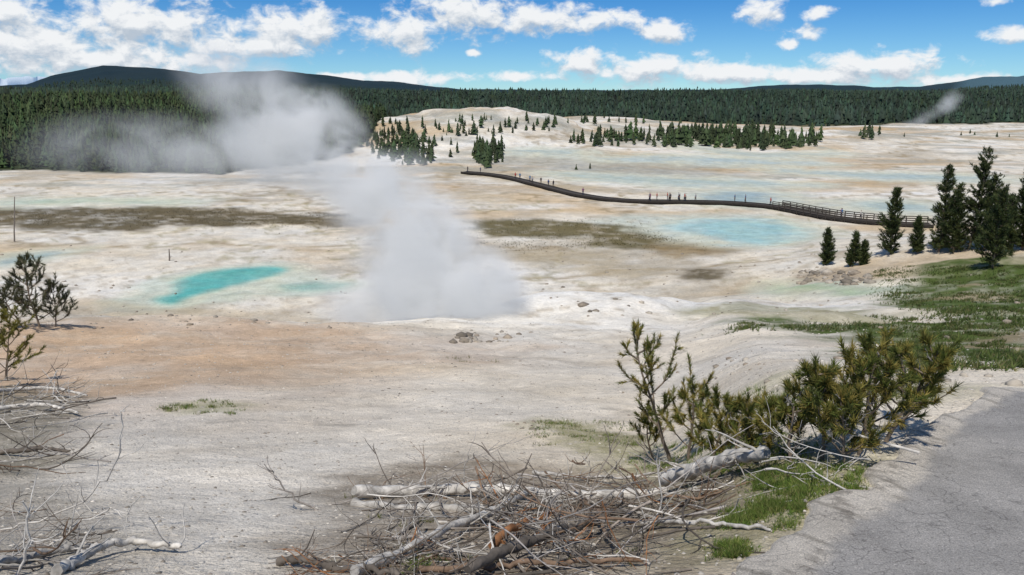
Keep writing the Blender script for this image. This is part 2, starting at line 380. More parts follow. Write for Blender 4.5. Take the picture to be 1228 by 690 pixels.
# ------------------------------------------------------------------ conifer masses
def lp_tree(tiers,sides,seed,w=.17):
    r=np.random.RandomState(seed);V=[];F=[];C=[]
    V+= [[.012,0,0],[-.006,.01,0],[-.006,-.01,0],[0,0,.5]];F+=[[0,1,3],[1,2,3],[2,0,3]];C+=[[.8,.7,.6]]*4
    for k in range(tiers):
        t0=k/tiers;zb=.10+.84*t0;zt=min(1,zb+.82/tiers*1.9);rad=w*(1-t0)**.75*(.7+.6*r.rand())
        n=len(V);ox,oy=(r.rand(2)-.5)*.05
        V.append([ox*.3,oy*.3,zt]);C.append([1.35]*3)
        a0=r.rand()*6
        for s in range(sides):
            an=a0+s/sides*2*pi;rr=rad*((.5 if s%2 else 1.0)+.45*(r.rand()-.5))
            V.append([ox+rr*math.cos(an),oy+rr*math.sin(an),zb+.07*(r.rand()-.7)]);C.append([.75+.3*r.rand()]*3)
        for s in range(sides): F.append([n,n+1+s,n+1+(s+1)%sides])
    return np.array(V),np.array(F),np.array(C)
def forest(name,P,H,tmpl,base,seed=1,var=.35,wide=(.85,1.3)):
    r=np.random.RandomState(seed);acc=Acc();n=len(P);K=len(tmpl)
    which=r.randint(0,K,n)
    for k in range(K):
        m=np.where(which==k)[0]
        if len(m)==0: continue
        V,F,C=tmpl[k];nv=len(V);an=r.rand(len(m))*6.28;w=r.uniform(*wide,len(m))
        x=V[:,0][None]*w[:,None];y=V[:,1][None]*w[:,None]
        c_,s_=np.cos(an)[:,None],np.sin(an)[:,None]
        VV=np.stack([x*c_-y*s_,x*s_+y*c_,np.repeat(V[:,2][None],len(m),0)],-1)*H[m][:,None,None]+P[m][:,None,:]
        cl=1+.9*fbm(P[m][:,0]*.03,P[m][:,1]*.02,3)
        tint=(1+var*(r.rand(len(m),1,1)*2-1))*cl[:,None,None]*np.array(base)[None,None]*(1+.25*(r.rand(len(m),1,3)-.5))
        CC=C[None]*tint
        FF=F[None]+(np.arange(len(m))*nv)[:,None,None]
        acc.add(VV.reshape(-1,3),FF.reshape(-1,3),CC.reshape(-1,3))
    return acc.obj(name,M_far)
hi=[lp_tree(8,9,s) for s in range(8)];mid=[lp_tree(6,8,s+20,.2) for s in range(6)];lo=[lp_tree(3,5,s+40,.2) for s in range(5)]
r=np.random.RandomState(3)
yy=r.uniform(225,620,17000);ub=r.uniform(-330,520,17000);xx=(ub-614)/964*1.03*yy
k=(r.rand(17000)<(yy/620)*.9)&(fmask(xx,yy)[0]>.5);xx,yy,ub=xx[k],yy[k],ub[k]
H=r.uniform(5,11.5,len(xx))*(1-.55*(1-ss(0,.12,(yy-front(ub))/yy))*r.rand(len(xx)))*(1+.45*fbm(xx*.02,yy*.02,3))
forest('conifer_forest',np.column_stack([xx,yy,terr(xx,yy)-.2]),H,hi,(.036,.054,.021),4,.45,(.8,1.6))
yy=np.exp(r.uniform(math.log(560),math.log(3000),26000));ub=r.uniform(-300,1530,26000);xx=(ub-614)/964*1.03*yy
k=fmask(xx,yy)[0]>.5;xx,yy=xx[k],yy[k];H=r.uniform(7,15,len(xx))
forest('distant_conifer_forest',np.column_stack([xx,yy,terr(xx,yy)-.3]),H,lo,(.025,.042,.027),5,.45,(1,1.8))  # base colour dulled towards blue, distance haze painted in
def grove(name,regs,seed,base=(.038,.056,.023)):
    r=np.random.RandomState(seed);P=[];Hh=[]
    for (u0,v0,u1,v1,n,h0,h1) in regs:
        for _ in range(n):
            a=r.rand()*6.28;q=math.sqrt(r.rand());u_=(u0+u1)/2+math.cos(a)*q*(u1-u0)/2;v_=(v0+v1)/2+math.sin(a)*q*(v1-v0)/2
            p=gp(u_,v_);P.append(p-[0,0,.1]);Hh.append(h0+(h1-h0)*r.rand()**1.4)
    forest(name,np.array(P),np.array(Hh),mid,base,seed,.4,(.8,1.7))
grove('conifer_grove',[(680,163,770,178,35,3,7),(740,162,985,178,150,3,9),(840,165,985,181,85,3,8),(780,158,930,168,50,4,9),(1030,158,1055,168,8,3,8)],7)
grove('young_conifer_stand',[(430,145,560,200,60,1.5,6),(440,160,520,196,60,2,7.5),(478,185,522,199,26,2,6.5),(566,176,614,200,40,2,7.5),(570,190,590,204,9,4,8),(520,140,680,165,50,2,5.5),(640,146,780,150,10,3,6),(640,140,1228,150,26,3,7),(1040,160,1228,166,6,2,4),(690,200,720,206,2,2,2.5)],9)
# ------------------------------------------------------------------ foliage tufts
def tufts(acc,P,D,n,L,W,cols,r,spread=.9):
    P=np.array(P);D=np.array(D);m=len(P)
    if m==0:return
    d=D[:,None,:]+r.normal(0,spread*.6,(m,n,3));d/=np.linalg.norm(d,axis=2)[...,None]
    s=np.cross(d,r.normal(0,1,(m,n,3)));s/=np.linalg.norm(s,axis=2)[...,None]+1e-9
    ln=L*(.6+.6*r.rand(m,n,1))
    off=D[:,None,:]*(r.rand(m,n,1)-.5)*L*.9
    b0=P[:,None,:]+off
    V=np.stack([b0-s*W,b0+s*W,b0+d*ln],2)
    C=np.array(cols)[r.randint(0,len(cols),m)][:,None,None,:]*(.6+.8*r.rand(m,n,1,1))*np.ones((m,n,3,1))
    acc.add(V.reshape(-1,3),np.arange(m*n*3).reshape(-1,3),C.reshape(-1,3))
def curve(p,d,L,n,bend,wob,r):
    P=[np.array(p,float)];d=np.array(d,float)
    for k in range(n):
        d=d+np.array(bend)/n+r.normal(0,wob,3);d/=np.linalg.norm(d);P.append(P[-1]+d*L/n)
    return np.array(P)
def pine(name,base,h,seed):
    r=np.random.RandomState(seed);par=bpy.data.objects.new(name,None);bpy.context.collection.objects.link(par);par.location=base
    tr=Acc();nd=Acc();stem=curve((0,0,-.3),(r.normal(0,.03),r.normal(0,.03),1),h+.3,14,(0,0,0),.02,r)
    tube(tr,stem,np.linspace(.026*h*.6,.02,15),(.20,.16,.12),7,.2,r)
    TP=[];TD=[];z=.06;ph=r.rand()*6
    while z<.985:
        for k in range(r.randint(4,9)):
            an=r.rand()*6.28;zz_=z+r.uniform(-.03,.03)
            R=h*.25*((1-zz_)**.6)*(.3+.95*r.rand())*min(1,.55+zz_*2)*(1+.3*math.sin(an+ph))
            p=np.array([np.interp(zz_*h,stem[:,2],stem[:,i_]) for i_ in range(3)])
            el=.6*zz_+.1+r.normal(0,.22)
            B=curve(p,(math.cos(an),math.sin(an),el),R,6,(0,0,.5),.08,r)
            tube(tr,B,np.linspace(.035,.01,7),(.15,.12,.09),4)
            m=max(2,int(R/.14))
            for q in range(m):
                f=.2+.8*(q+r.rand())/m;pp=np.array([np.interp(f*6,np.arange(7),B[:,i_]) for i_ in range(3)])
                dd_=B[-1]-B[0];dd_=dd_/np.linalg.norm(dd_)+np.array([0,0,.3])
                TP.append(pp+r.normal(0,.10,3));TD.append(dd_)
        z+=.026+.022*r.rand()
    tufts(nd,TP,TD,14,.32,.032,[(.060,.085,.030),(.08,.105,.034),(.038,.06,.024),(.11,.13,.042)],r,1.1)
    tr.obj('trunk_and_branches',M_bark,True,par);nd.obj('needles',M_needle,False,par)
for k,(u_,v_,hp) in enumerate([(1068,305,80),(1125,303,104),(1162,299,122),(1190,322,98),(1226,300,98),(990,318,44),(1020,320,42),(1255,306,80),(1100,304,42),(1143,304,82),(1180,300,92),(1208,303,70),(1034,318,28),(1240,300,104)]):
    p=gp(u_,v_);pine('pine_tree',p,hp*p[1]/964*1.0,100+k)
# foreground / mid saplings
OL=[(.17,.175,.038),(.27,.23,.055),(.10,.115,.03),(.34,.27,.07),(.13,.16,.035)]
def sapling(name,base,h,lean,nbr,seed,nl=.055,nw=.0032,cols=OL,spread=.5,dead=.12,step=.030,lo_=.12,nn=30,mul=1):
    r=np.random.RandomState(seed);par=bpy.data.objects.new(name,None);bpy.context.collection.objects.link(par);par.location=base
    tr=Acc();nd=Acc();d=np.array([lean[0],lean[1],1.]);d/=np.linalg.norm(d)
    stem=curve((0,0,-.05*h),d,h*1.05,10,(-lean[0]*.4,-lean[1]*.4,.1),.07,r)
    tube(tr,stem,np.linspace(.014*h+.004,.004*mul,11),(.20,.16,.12),6,.2,r)
    TP=[];TD=[]
    def fol(B,f0):
        Lb=np.linalg.norm(np.diff(B,axis=0),axis=1).sum();m=max(2,int(Lb*(1-f0)/step))
        for q in range(m):
            f=(f0+(1-f0)*(q+1)/m)*(len(B)-1);i0=min(int(f),len(B)-2);pp=B[i0]+(B[i0+1]-B[i0])*(f-i0)
            dd_=B[i0+1]-B[i0];TP.append(pp);TD.append(dd_/np.linalg.norm(dd_)*1.0)
    for k in range(nbr):
        tq=lo_+(.97-lo_)*(k+r.rand())/nbr;an=k*2.4+r.rand()
        f=tq*10;i0=min(int(f),9);p=stem[i0]+(stem[i0+1]-stem[i0])*(f-i0)
        Lb=h*(spread*(1-tq)**.7+.07)*(.6+.7*r.rand())
        isd=r.rand()<dead
        if isd: Lb*=.7
        B=curve(p,(math.cos(an),math.sin(an),.15+.6*r.rand()),Lb,6,(0,0,.7),.14,r)
        cb=(.34,.32,.29) if isd else (.20,.16,.12)
        tube(tr,B,np.linspace(.008,.003,7)*mul*(.6+.5*h)*(.6 if isd else 1),cb,4)
        if not isd: fol(B,.35)
        for j in range(r.randint(3,7)):
            i1=r.randint(2,7);dd_=B[i1]-B[i1-1];dd_=dd_/np.linalg.norm(dd_)+r.normal(0,.7,3)+[0,0,.2]
            B2=curve(B[i1],dd_/np.linalg.norm(dd_),Lb*(.15+.3*r.rand()),4,(0,0,.5),.12,r)
            tube(tr,B2,np.linspace(.004,.0022,5)*mul*(.6+.5*h)*(.7 if isd else 1),cb,3)
            if not isd: fol(B2,.3)
    fol(stem,.8)
    tufts(nd,TP,TD,nn,nl,nw,cols,r,.8)
    tr.obj('stems',M_bark,True,par);nd.obj('needles',M_needle,False,par)
def sap_at(u,v,hpx,lean,nbr,seed,**kw):
    p=gp(u,v);sapling('pine_sapling',p,hpx*np.hypot(p[1],CAMZ-p[2])/964*1.05,lean,nbr,seed,**kw)
sap_at(806,552,155,(-.44,0),13,1,spread=.40,lo_=.25,dead=0,step=.034)
sap_at(826,552,98,(-.05,0),13,2,spread=.45)
sap_at(785,552,62,(-.4,0),9,22,spread=.5)
sap_at(850,556,78,(.3,0),13,3,spread=.5)
sap_at(880,558,66,(.1,0),13,13,spread=.7)
sap_at(905,556,72,(.2,-.1),14,4,spread=.65)
sap_at(948,556,88,(-.1,0),15,12,spread=.6,dead=.25)
sap_at(985,552,110,(.0,0),19,5,spread=.5,dead=.2)
sap_at(1030,546,126,(.1,0),22,6,spread=.5,dead=.2)
sap_at(1060,530,125,(.22,0),20,7,spread=.45,dead=.2)
sap_at(1080,515,92,(.05,0),15,17,spread=.5,dead=.3)
sap_at(1015,560,84,(-.2,0),18,8,spread=.65,dead=.45)
DG=[(.11,.12,.065),(.16,.16,.085),(.08,.09,.045)]
sap_at(48,393,80,(-.1,0),24,9,nl=.17,nw=.011,cols=DG,step=.10,mul=1.5,nn=22,dead=.1)
sap_at(30,395,55,(-.5,0),16,19,nl=.17,nw=.011,cols=DG,step=.10,mul=1.5,nn=22,dead=.1)
sap_at(66,392,50,(.3,0),16,29,nl=.17,nw=.011,cols=DG,step=.10,mul=1.5,nn=22,dead=.1)
YG=[(.28,.25,.055),(.20,.19,.05),(.13,.14,.03)]
sap_at(6,455,78,(.05,0),18,10,nl=.10,nw=.007,cols=YG,step=.06,mul=1.2,nn=24,spread=.4,dead=0)
sap_at(-14,465,108,(.0,0),20,11,nl=.10,nw=.007,cols=YG,step=.06,mul=1.2,nn=24,spread=.4,dead=0)
# ------------------------------------------------------------------ dead wood
def log(name,pts,r0,r1,colr=(.44,.42,.385),lift=0.0,twigs=4,seed=0,wob=.04):
    r=np.random.RandomState(seed);P=[]
    for q in pts:
        p=gp(q[0],q[1]);p[2]+=(q[2] if len(q)>2 else 0)+lift+(r0+r1)/2*.8;P.append(p)
    P=chaikin(P,2,False);n=max(22,len(P)*3);L=np.concatenate([[0],np.cumsum(np.linalg.norm(np.diff(P,axis=0),axis=1))])
    S=np.linspace(0,L[-1],n);P=np.column_stack([np.interp(S,L,P[:,i_]) for i_ in range(3)])
    w1=np.cumsum(r.normal(0,1,(n,3)),0);w1-=np.linspace(0,1,n)[:,None]*w1[-1];P=P+w1*wob*.13
    R=np.linspace(r0,r1,n)*(1+.14*r.normal(0,1,n)).clip(.72,1.35);R[-1]*=.6
    C=np.repeat(np.array(colr)[None]*(.74+.5*r.rand(n,1)),9,0)
    a=Acc();tube(a,P,R,C,9,.3,r)
    for k in range(twigs):
        i0=r.randint(1,n-1);d=r.normal(0,1,3);d[2]=abs(d[2])*.5+.1;d/=np.linalg.norm(d)
        Lb=r.uniform(.08,.4)*min(1,r0/.04);B=curve(P[i0],d,Lb+.05,6,(0,0,-.4),.15,r)
        tube(a,B,np.linspace(min(R[i0]*.3,.011),.002,7),np.array(colr)*.85,5)
    return a.obj(name,M_wood,True)
GR=(.54,.51,.46);BR=(.20,.135,.09);RD=(.28,.13,.055);DK=(.13,.11,.09)
log('fallen_log',[(424,600,.05),(520,594,.04),(600,598,.03),(700,606,.03),(800,600,.04)],.040,.030,GR,twigs=8,seed=1)
log('fallen_log',[(425,606,.0),(500,612,.0),(600,615,0),(720,606,.0)],.028,.024,np.array(GR)*.75,twigs=6,seed=2)
log('fallen_log',[(795,594,.08),(850,578,.09),(918,568,.09)],.048,.040,GR,twigs=5,seed=3)
log('fallen_log',[(425,694,.02),(500,664,.04),(560,634,.06),(640,604,.08)],.022,.02,GR,twigs=5,seed=4)
log('fallen_log',[(560,700,.03),(640,672,.07),(700,648,.07),(765,622,.05)],.022,.017,DK,twigs=5,seed=5)
log('fallen_log',[(770,634,.02),(850,635,.01),(925,638,.0)],.011,.009,GR,twigs=1,seed=6)
log('fallen_log',[(500,690,.02),(640,684,.03),(775,678,.02)],.012,.010,BR,twigs=2,seed=7)
log('fallen_log',[(335,678,.01),(400,684,.02),(480,696,.01)],.015,.012,DK,twigs=6,seed=8)
log('fallen_log',[(590,668,.05),(630,652,.08),(665,630,.08)],.018,.013,RD,twigs=3,seed=9)
log('fallen_log',[(65,690,.01),(120,668,.02),(160,658,.03),(218,664,.02)],.022,.012,GR,twigs=6,seed=10)
log('fallen_log',[(-20,690,.02),(40,672,.03),(110,660,.02)],.018,.012,np.array(GR)*.7,twigs=6,seed=11)
log('fallen_log',[(-30,478,.05),(40,470,.08),(105,478,.03)],.045,.02,GR,twigs=8,seed=12)
log('fallen_log',[(-30,500,.0),(40,492,.1),(95,500,.03)],.045,.02,GR,twigs=8,seed=13)
log('fallen_log',[(-20,545,.0),(40,548,.05),(85,546,.03)],.035,.015,DK,twigs=6,seed=14)
log('fallen_log',[(640,570,.02),(720,580,.05),(800,575,.05)],.016,.010,np.array(GR)*.85,twigs=8,seed=15)
log('fallen_log',[(690,600,.06),(720,630,.08),(735,660,.03)],.014,.010,BR,twigs=6,seed=16)
def brush(name,regs,seed):
    r=np.random.RandomState(seed);a=Acc()
    for (u0,v0,u1,v1,n,L0,L1,zmax,cols) in regs:
        for _ in range(n):
            p=gp(r.uniform(u0,u1),r.uniform(v0,v1));p[2]+=r.rand()**1.7*zmax
            an=r.rand()*6.28;d=np.array([math.cos(an),math.sin(an)*.8,r.normal(.0,.16)]);d/=np.linalg.norm(d)
            L=r.uniform(L0,L1);B=curve(p-d*L/2,d,L,8,r.normal(0,.5,3),.11,r)
            B[:,2]=np.maximum(B[:,2],terr(B[:,0],B[:,1])+.006)
            c_=np.array(cols[r.randint(len(cols))])*r.uniform(.6,1.15);R=L*r.uniform(.005,.013)
            tube(a,B,np.linspace(R,R*.35,9),c_,5)
            for j in range(r.randint(2,7)):
                i0=r.randint(1,8);d2=B[i0]-B[i0-1];d2=d2/np.linalg.norm(d2)+r.normal(0,.6,3)
                B2=curve(B[i0],d2/np.linalg.norm(d2),L*r.uniform(.1,.4),5,r.normal(0,.5,3),.16,r)
                B2[:,2]=np.maximum(B2[:,2],terr(B2[:,0],B2[:,1])+.004)
                tube(a,B2,np.linspace(R*.5,R*.2,6),c_,4)
    a.obj(name,M_wood,True)
CB=[GR,(.35,.32,.29),BR,(.28,.24,.2),DK,(.2,.17,.14)]
brush('brush_pile',[(460,578,880,630,120,.2,.9,.12,CB),(600,600,780,690,150,.15,.7,.14,CB+[RD,DK,DK]),(430,620,640,700,90,.12,.7,.08,CB),(330,560,470,640,5,.15,.4,.03,CB),(860,545,1010,590,18,.3,.8,.15,[GR]),(340,665,520,700,60,.08,.35,.05,[RD,BR,DK,DK])],21)
brush('dead_branches',[(0,610,110,690,34,.2,.6,.10,CB),(0,470,95,520,50,.4,1.5,.3,[GR,(.3,.28,.25),DK]),(0,530,90,570,16,.4,1.0,.1,CB)],22)
def branch(name,pts,r0,seed,colr=GR,nt_=7):
    r=np.random.RandomState(seed);a=Acc();b0=gp(*pts[0]);P=[b0]
    for q in pts[1:]:
        d=sight(q[0],q[1]);y=b0[1]-.02*len(P);P.append(np.array([0,0,CAMZ])+d*y)
    P=chaikin(P,2,False);n=len(P);P=P+r.normal(0,.008,P.shape);tube(a,P,np.linspace(r0,.003,n),colr,6)
    for k in range(nt_):
        i0=r.randint(n//4,n-1);d=P[i0]-P[i0-1];d=d/np.linalg.norm(d)+r.normal(0,.7,3)
        B=curve(P[i0],d/np.linalg.norm(d),r.uniform(.05,.2),5,(0,0,.3),.15,r);tube(a,B,np.linspace(r0*.4,.002,6),colr,4)
    a.obj(name,M_wood,True)
branch('dead_branch',[(382,612),(356,600),(334,580),(328,566)],.008,31,(.3,.27,.24))
branch('dead_branch',[(0,638),(70,618),(120,590),(146,545),(148,492)],.006,32,nt_=11)
branch('dead_branch',[(60,655),(95,630),(135,606),(155,625)],.006,33)
branch('dead_branch',[(20,690),(40,640),(28,600)],.006,34)
branch('dead_branch',[(560,590),(555,568),(562,545)],.005,35)
branch('dead_branch',[(700,585),(712,560),(700,548)],.005,36)
# ------------------------------------------------------------------ rocks, gravel
def ico():
    t_=(1+5**.5)/2;V=np.array([[-1,t_,0],[1,t_,0],[-1,-t_,0],[1,-t_,0],[0,-1,t_],[0,1,t_],[0,-1,-t_],[0,1,-t_],[t_,0,-1],[t_,0,1],[-t_,0,-1],[-t_,0,1]])/1.9
    F=np.array([[0,11,5],[0,5,1],[0,1,7],[0,7,10],[0,10,11],[1,5,9],[5,11,4],[11,10,2],[10,7,6],[7,1,8],[3,9,4],[3,4,2],[3,2,6],[3,6,8],[3,8,9],[4,9,5],[2,4,11],[6,2,10],[8,6,7],[9,8,1]]);return V,F
IV,IF=ico()
def stones(name,P,S,cols,seed):
    r=np.random.RandomState(seed);n=len(P);V=IV[None]*(1+.5*(r.rand(n,12,1)-.5))*np.array([1,1,.6])*(.7+.6*r.rand(n,1,3))
    V=V*S[:,None,None]+P[:,None,:]
    C=np.array(cols)[r.randint(0,len(cols),n)][:,None,:]*(.75+.5*r.rand(n,1,1))*np.ones((n,12,1))
    a=Acc();a.add(V.reshape(-1,3),(IF[None]+(np.arange(n)*12)[:,None,None]).reshape(-1,3),C.reshape(-1,3));a.obj(name,M_rock)
r=np.random.RandomState(77)
n=18000;yy=np.exp(r.uniform(math.log(2.3),math.log(45),n));xx=r.uniform(-.75,.75,n)*yy
k=sdf(xx,yy,PATHPOLY,1)>0.03;xx,yy=xx[k],yy[k]
stones('gravel',np.column_stack([xx,yy,terr(xx,yy)-.002]),.002+.009*r.rand(len(xx))**4*(1+.1*yy)+.0005*yy,[(.50,.46,.40),(.38,.35,.30),(.54,.50,.43),(.24,.21,.17),(.44,.40,.34),(.32,.28,.23)],1)
P=[];S=[]
for (u0,v0,u1,v1,n,s0,s1) in [(955,325,1045,342,70,.25,.7),(1050,330,1228,420,20,.08,.25),(560,395,640,412,16,.08,.25),(100,370,440,395,50,.06,.2),(650,300,1000,380,90,.1,.35),(700,430,1100,480,60,.03,.08),(1000,395,1228,470,40,.04,.10),(540,402,572,412,16,.12,.35),(0,262,620,380,120,.08,.3),(600,505,660,525,14,.02,.06)]:
    for _ in range(n):
        p=gp(r.uniform(u0,u1),r.uniform(v0,v1));P.append(p);S.append(r.uniform(s0,s1)*(.4+.6*r.rand()))
stones('rocks',np.array(P),np.array(S),[(.32,.27,.21),(.22,.19,.15),(.38,.34,.28)],2)
k=r.randint(120,1000,700);pp=E0[k]+r.normal(0,.05,(700,2))+N_[k]*r.uniform(-.05,.18,700)[:,None]
stones('path_edge_grit',np.column_stack([pp,terr(pp[:,0],pp[:,1])+.02]),.003+.010*r.rand(700)**3,[(.50,.45,.38),(.40,.36,.31),(.28,.25,.22)],3)
# ------------------------------------------------------------------ grass
def grass(name,regs,seed):
    r=np.random.RandomState(seed);a=Acc()
    for (u0,v0,u1,v1,n,h,w,cols,cl,sf) in regs:
        C0=[gp(r.uniform(u0,u1),r.uniform(v0,v1)) for _ in range(cl)];sp=abs(C0[0][1])*sf
        P=[]
        for c0 in C0:
            P.append(c0[None,:2]+r.normal(0,sp*(.3+r.rand()),(max(1,int(n/cl*(.3+1.4*r.rand()))),2)))
        P=np.concatenate(P);P=np.column_stack([P,terr(P[:,0],P[:,1])])
        P=P[sdf(P[:,0],P[:,1],PATHPOLY,1)>.02]
        if len(P)==0: continue
        hh=h*.5
        tufts(a,P[::2],np.tile([0,0,.8],(len(P[::2]),1)),6,hh,w,cols,r,.8)
        tufts(a,P[1::2],np.tile([0,0,.8],(len(P[1::2]),1)),6,hh*1.7,w,cols,r,.8)
    a.obj(name,M_grass)
G1=[(.14,.22,.04),(.20,.26,.055),(.09,.15,.03),(.27,.27,.09)];G2=[(.17,.18,.06),(.24,.22,.09),(.11,.13,.05)]
GH=[(.10,.15,.035),(.13,.17,.045),(.075,.11,.03),(.20,.19,.08)]
grass('grass',[(905,560,1050,635,4200,.05,.0016,G1,75,.012),(850,612,910,632,1100,.04,.0016,G1,14,.01),(855,652,900,672,700,.04,.0016,G1,9,.01),(640,505,780,535,900,.05,.002,G1+G2,34,.01),(760,535,960,570,1300,.06,.002,G1,34,.012),
 (195,480,290,497,420,.07,.003,G2+G1,18,.006),(535,428,600,438,60,.10,.004,G2,4,.005),(480,670,520,690,160,.04,.0016,G1,5,.01),(880,465,1110,480,400,.08,.003,G2+G1,30,.006),
 (880,388,1228,396,1800,.18,.012,GH,80,.01),(1060,390,1228,445,3600,.14,.008,GH,80,.014),(1050,320,1228,385,5000,.24,.018,GH,130,.014),(545,264,860,299,2500,.22,.03,[(.12,.10,.05),(.17,.15,.07),(.09,.09,.04)],90,.02),(0,253,430,271,2500,.22,.03,[(.10,.08,.045),(.15,.12,.07)],90,.02),(330,590,860,690,200,.04,.0016,G2,30,.01)],41)
# ------------------------------------------------------------------ boardwalk
bw=bpy.data.objects.new('boardwalk',None);bpy.context.collection.objects.link(bw)
BP=chaikin([gp(*p) for p in [(556,208),(600,212),(640,222),(690,236),(740,243),(820,244),(880,246),(930,250),(965,258),(1010,266),(1080,272),(1125,273)]],3,False)
L=np.concatenate([[0],np.cumsum(np.hypot(*np.diff(BP[:,:2],axis=0).T))]);S=np.arange(0,L[-1],2.0)
BX=np.column_stack([np.interp(S,L,BP[:,0]),np.interp(S,L,BP[:,1])]);tz=terr(BX[:,0],BX[:,1])
k=np.ones(9)/9;tz=np.convolve(np.pad(tz,4,mode='edge'),k,'valid')+.6
T=np.gradient(BX,axis=0);T/=np.hypot(T[:,0],T[:,1])[:,None];NN=np.column_stack([T[:,1],-T[:,0]])
n=len(S);dc=(.06,.05,.042)
def sweep(acc,off0,off1,z0,z1,c_):
    V=[]
    for o,zq in ((off0,z0),(off1,z0),(off1,z1),(off0,z1)): V.append(np.column_stack([BX+NN*o,tz+zq]))
    V=np.stack(V,1).reshape(-1,3);i=np.arange(n*4).reshape(n,4);j=np.roll(i,-1,1)
    q=np.stack([i[:-1],j[:-1],j[1:],i[1:]],-1).reshape(-1,4);acc.add(V,q,c_)
a=Acc();sweep(a,-1.3,1.3,-.06,0,(.07,.06,.05));a.obj('deck',M_board,False,bw)
a=Acc();sweep(a,-1.36,-1.303,-.6,.12,(.025,.021,.018));sweep(a,1.303,1.36,-.6,.12,(.03,.026,.022))
a.obj('stringers_and_curbs',M_board,False,bw)
a=Acc();rs=S[-1]*.76
for o in (-1.42,1.42):
    for kk in range(n):
        rail=S[kk]>rs
        p=np.array([*(BX[kk]+NN[kk]*o),tz[kk]])
        tube(a,[p+[0,0,-1.2],p+[0,0,1.1 if rail else .12]],[.09 if rail else .06]*2,dc,4)
        if rail and kk+1<n:
            p2=np.array([*(BX[kk+1]+NN[kk+1]*o),tz[kk+1]])
            for h_ in (.4,.75,1.1): tube(a,[p+[0,0,h_],p2+[0,0,h_]],[.08,.08],dc,4)
            tube(a,[p+[0,0,-.9],p2+[0,0,-.1]],[.06,.06],dc,4)
a.obj('posts_and_railing',M_board,False,bw)
# ------------------------------------------------------------------ people
def person(pose,seed):
    me=bpy.data.meshes.new('skin');st=pose
    J=[(0,0,.92),(0,0,1.1),(0,0,1.32),(0,0,1.45),(0,0.01,1.54),(0,.02,1.62),(0,.01,1.72),
       (.17,0,1.38),(.23,.02*st,1.12),(.22,.12*st,.9),(.22,.16*st,.82),(-.17,0,1.38),(-.23,-.02*st,1.12),(-.21,.10*st,.9),(-.21,.14*st,.82),
       (.09,0,.88),(.11,.12*st,.5),(.11,.02*st,.09),(.12,.16+.02*st,.04),(-.09,0,.88),(-.11,-.02*st,.5),(-.11,-.2*st,.1),(-.12,.10-.2*st,.04)]
    R=[.15,.145,.17,.08,.06,.1,.085,.08,.055,.042,.045,.08,.055,.042,.045,.11,.08,.06,.045,.11,.08,.06,.045]
    Ed=[(0,1),(1,2),(2,3),(3,4),(4,5),(5,6),(2,7),(7,8),(8,9),(9,10),(2,11),(11,12),(12,13),(13,14),(0,15),(15,16),(16,17),(17,18),(0,19),(19,20),(20,21),(21,22)]
    me.from_pydata(J,Ed,[]);ob=bpy.data.objects.new('tmp',me);bpy.context.collection.objects.link(ob)
    md=ob.modifiers.new('s','SKIN');ob.modifiers.new('ss','SUBSURF').levels=1
    for v,rr in zip(me.skin_vertices[0].data,R): v.radius=(rr,rr*.8)
    me.skin_vertices[0].data[0].use_root=True
    dg=bpy.context.evaluated_depsgraph_get();out=bpy.data.meshes.new_from_object(ob.evaluated_get(dg));bpy.data.objects.remove(ob)
    return out
bodies=[person(.2,0),person(1,0),person(-.8,0)]
r=np.random.RandomState(8)
SH=[(.3,.3,.32),(.05,.08,.2),(.4,.05,.04),(.06,.06,.06),(.08,.2,.35),(.5,.48,.42),(.03,.03,.04),(.2,.08,.16)];PT=[(.03,.04,.08),(.03,.03,.03),(.12,.10,.08),(.05,.05,.06)]
def on_deck(u):
    bu=614+964*1.02*BX[:,0]/BX[:,1];i=int(np.argmin(np.abs(bu-u)));return i
for k,u_ in enumerate([562,572,618,624,634,640,645,655,660,704,781,786,791,800,804,808,814,818,824,829,835,880,902,930,1017,1022,1040]):
    i=on_deck(u_);src=bodies[k%3];me=src.copy();nv=len(me.vertices);co=np.zeros(nv*3);me.vertices.foreach_get('co',co);co=co.reshape(-1,3)
    sh=np.array(SH[r.randint(len(SH))]);pt=np.array(PT[r.randint(4)]);C=np.tile(sh,(nv,1))
    C[co[:,2]<.93]=pt;C[(np.abs(co[:,0])>.17)&(co[:,2]<1.12)]=(.45,.28,.2);C[co[:,2]>1.47]=(.45,.28,.2);C[co[:,2]>1.66]=(.06,.04,.03);C[(co[:,1]<-.03)&(co[:,2]>1.55)]=(.06,.04,.03);C[co[:,2]<.1]=(.05,.05,.05)
    at=me.color_attributes.new('Col','FLOAT_COLOR','POINT');at.data.foreach_set('color',np.column_stack([C,np.ones(nv)]).astype(np.float32).ravel())
    me.materials.clear();me.materials.append(M_cloth);me.polygons.foreach_set('use_smooth',np.ones(len(me.polygons),bool))
    ob=bpy.data.objects.new('person',me);bpy.context.collection.objects.link(ob)
    off=r.uniform(-.8,.8);sc=r.uniform(.98,1.08)
    ob.location=(BX[i,0]+NN[i,0]*off+T[i,0]*r.uniform(-.6,.6),BX[i,1]+NN[i,1]*off,tz[i]-.015);ob.scale=(sc,)*3
    ob.rotation_euler=(0,0,math.atan2(T[i,1],T[i,0])-pi/2+(pi if r.rand()<.5 else 0)+r.normal(0,.3))
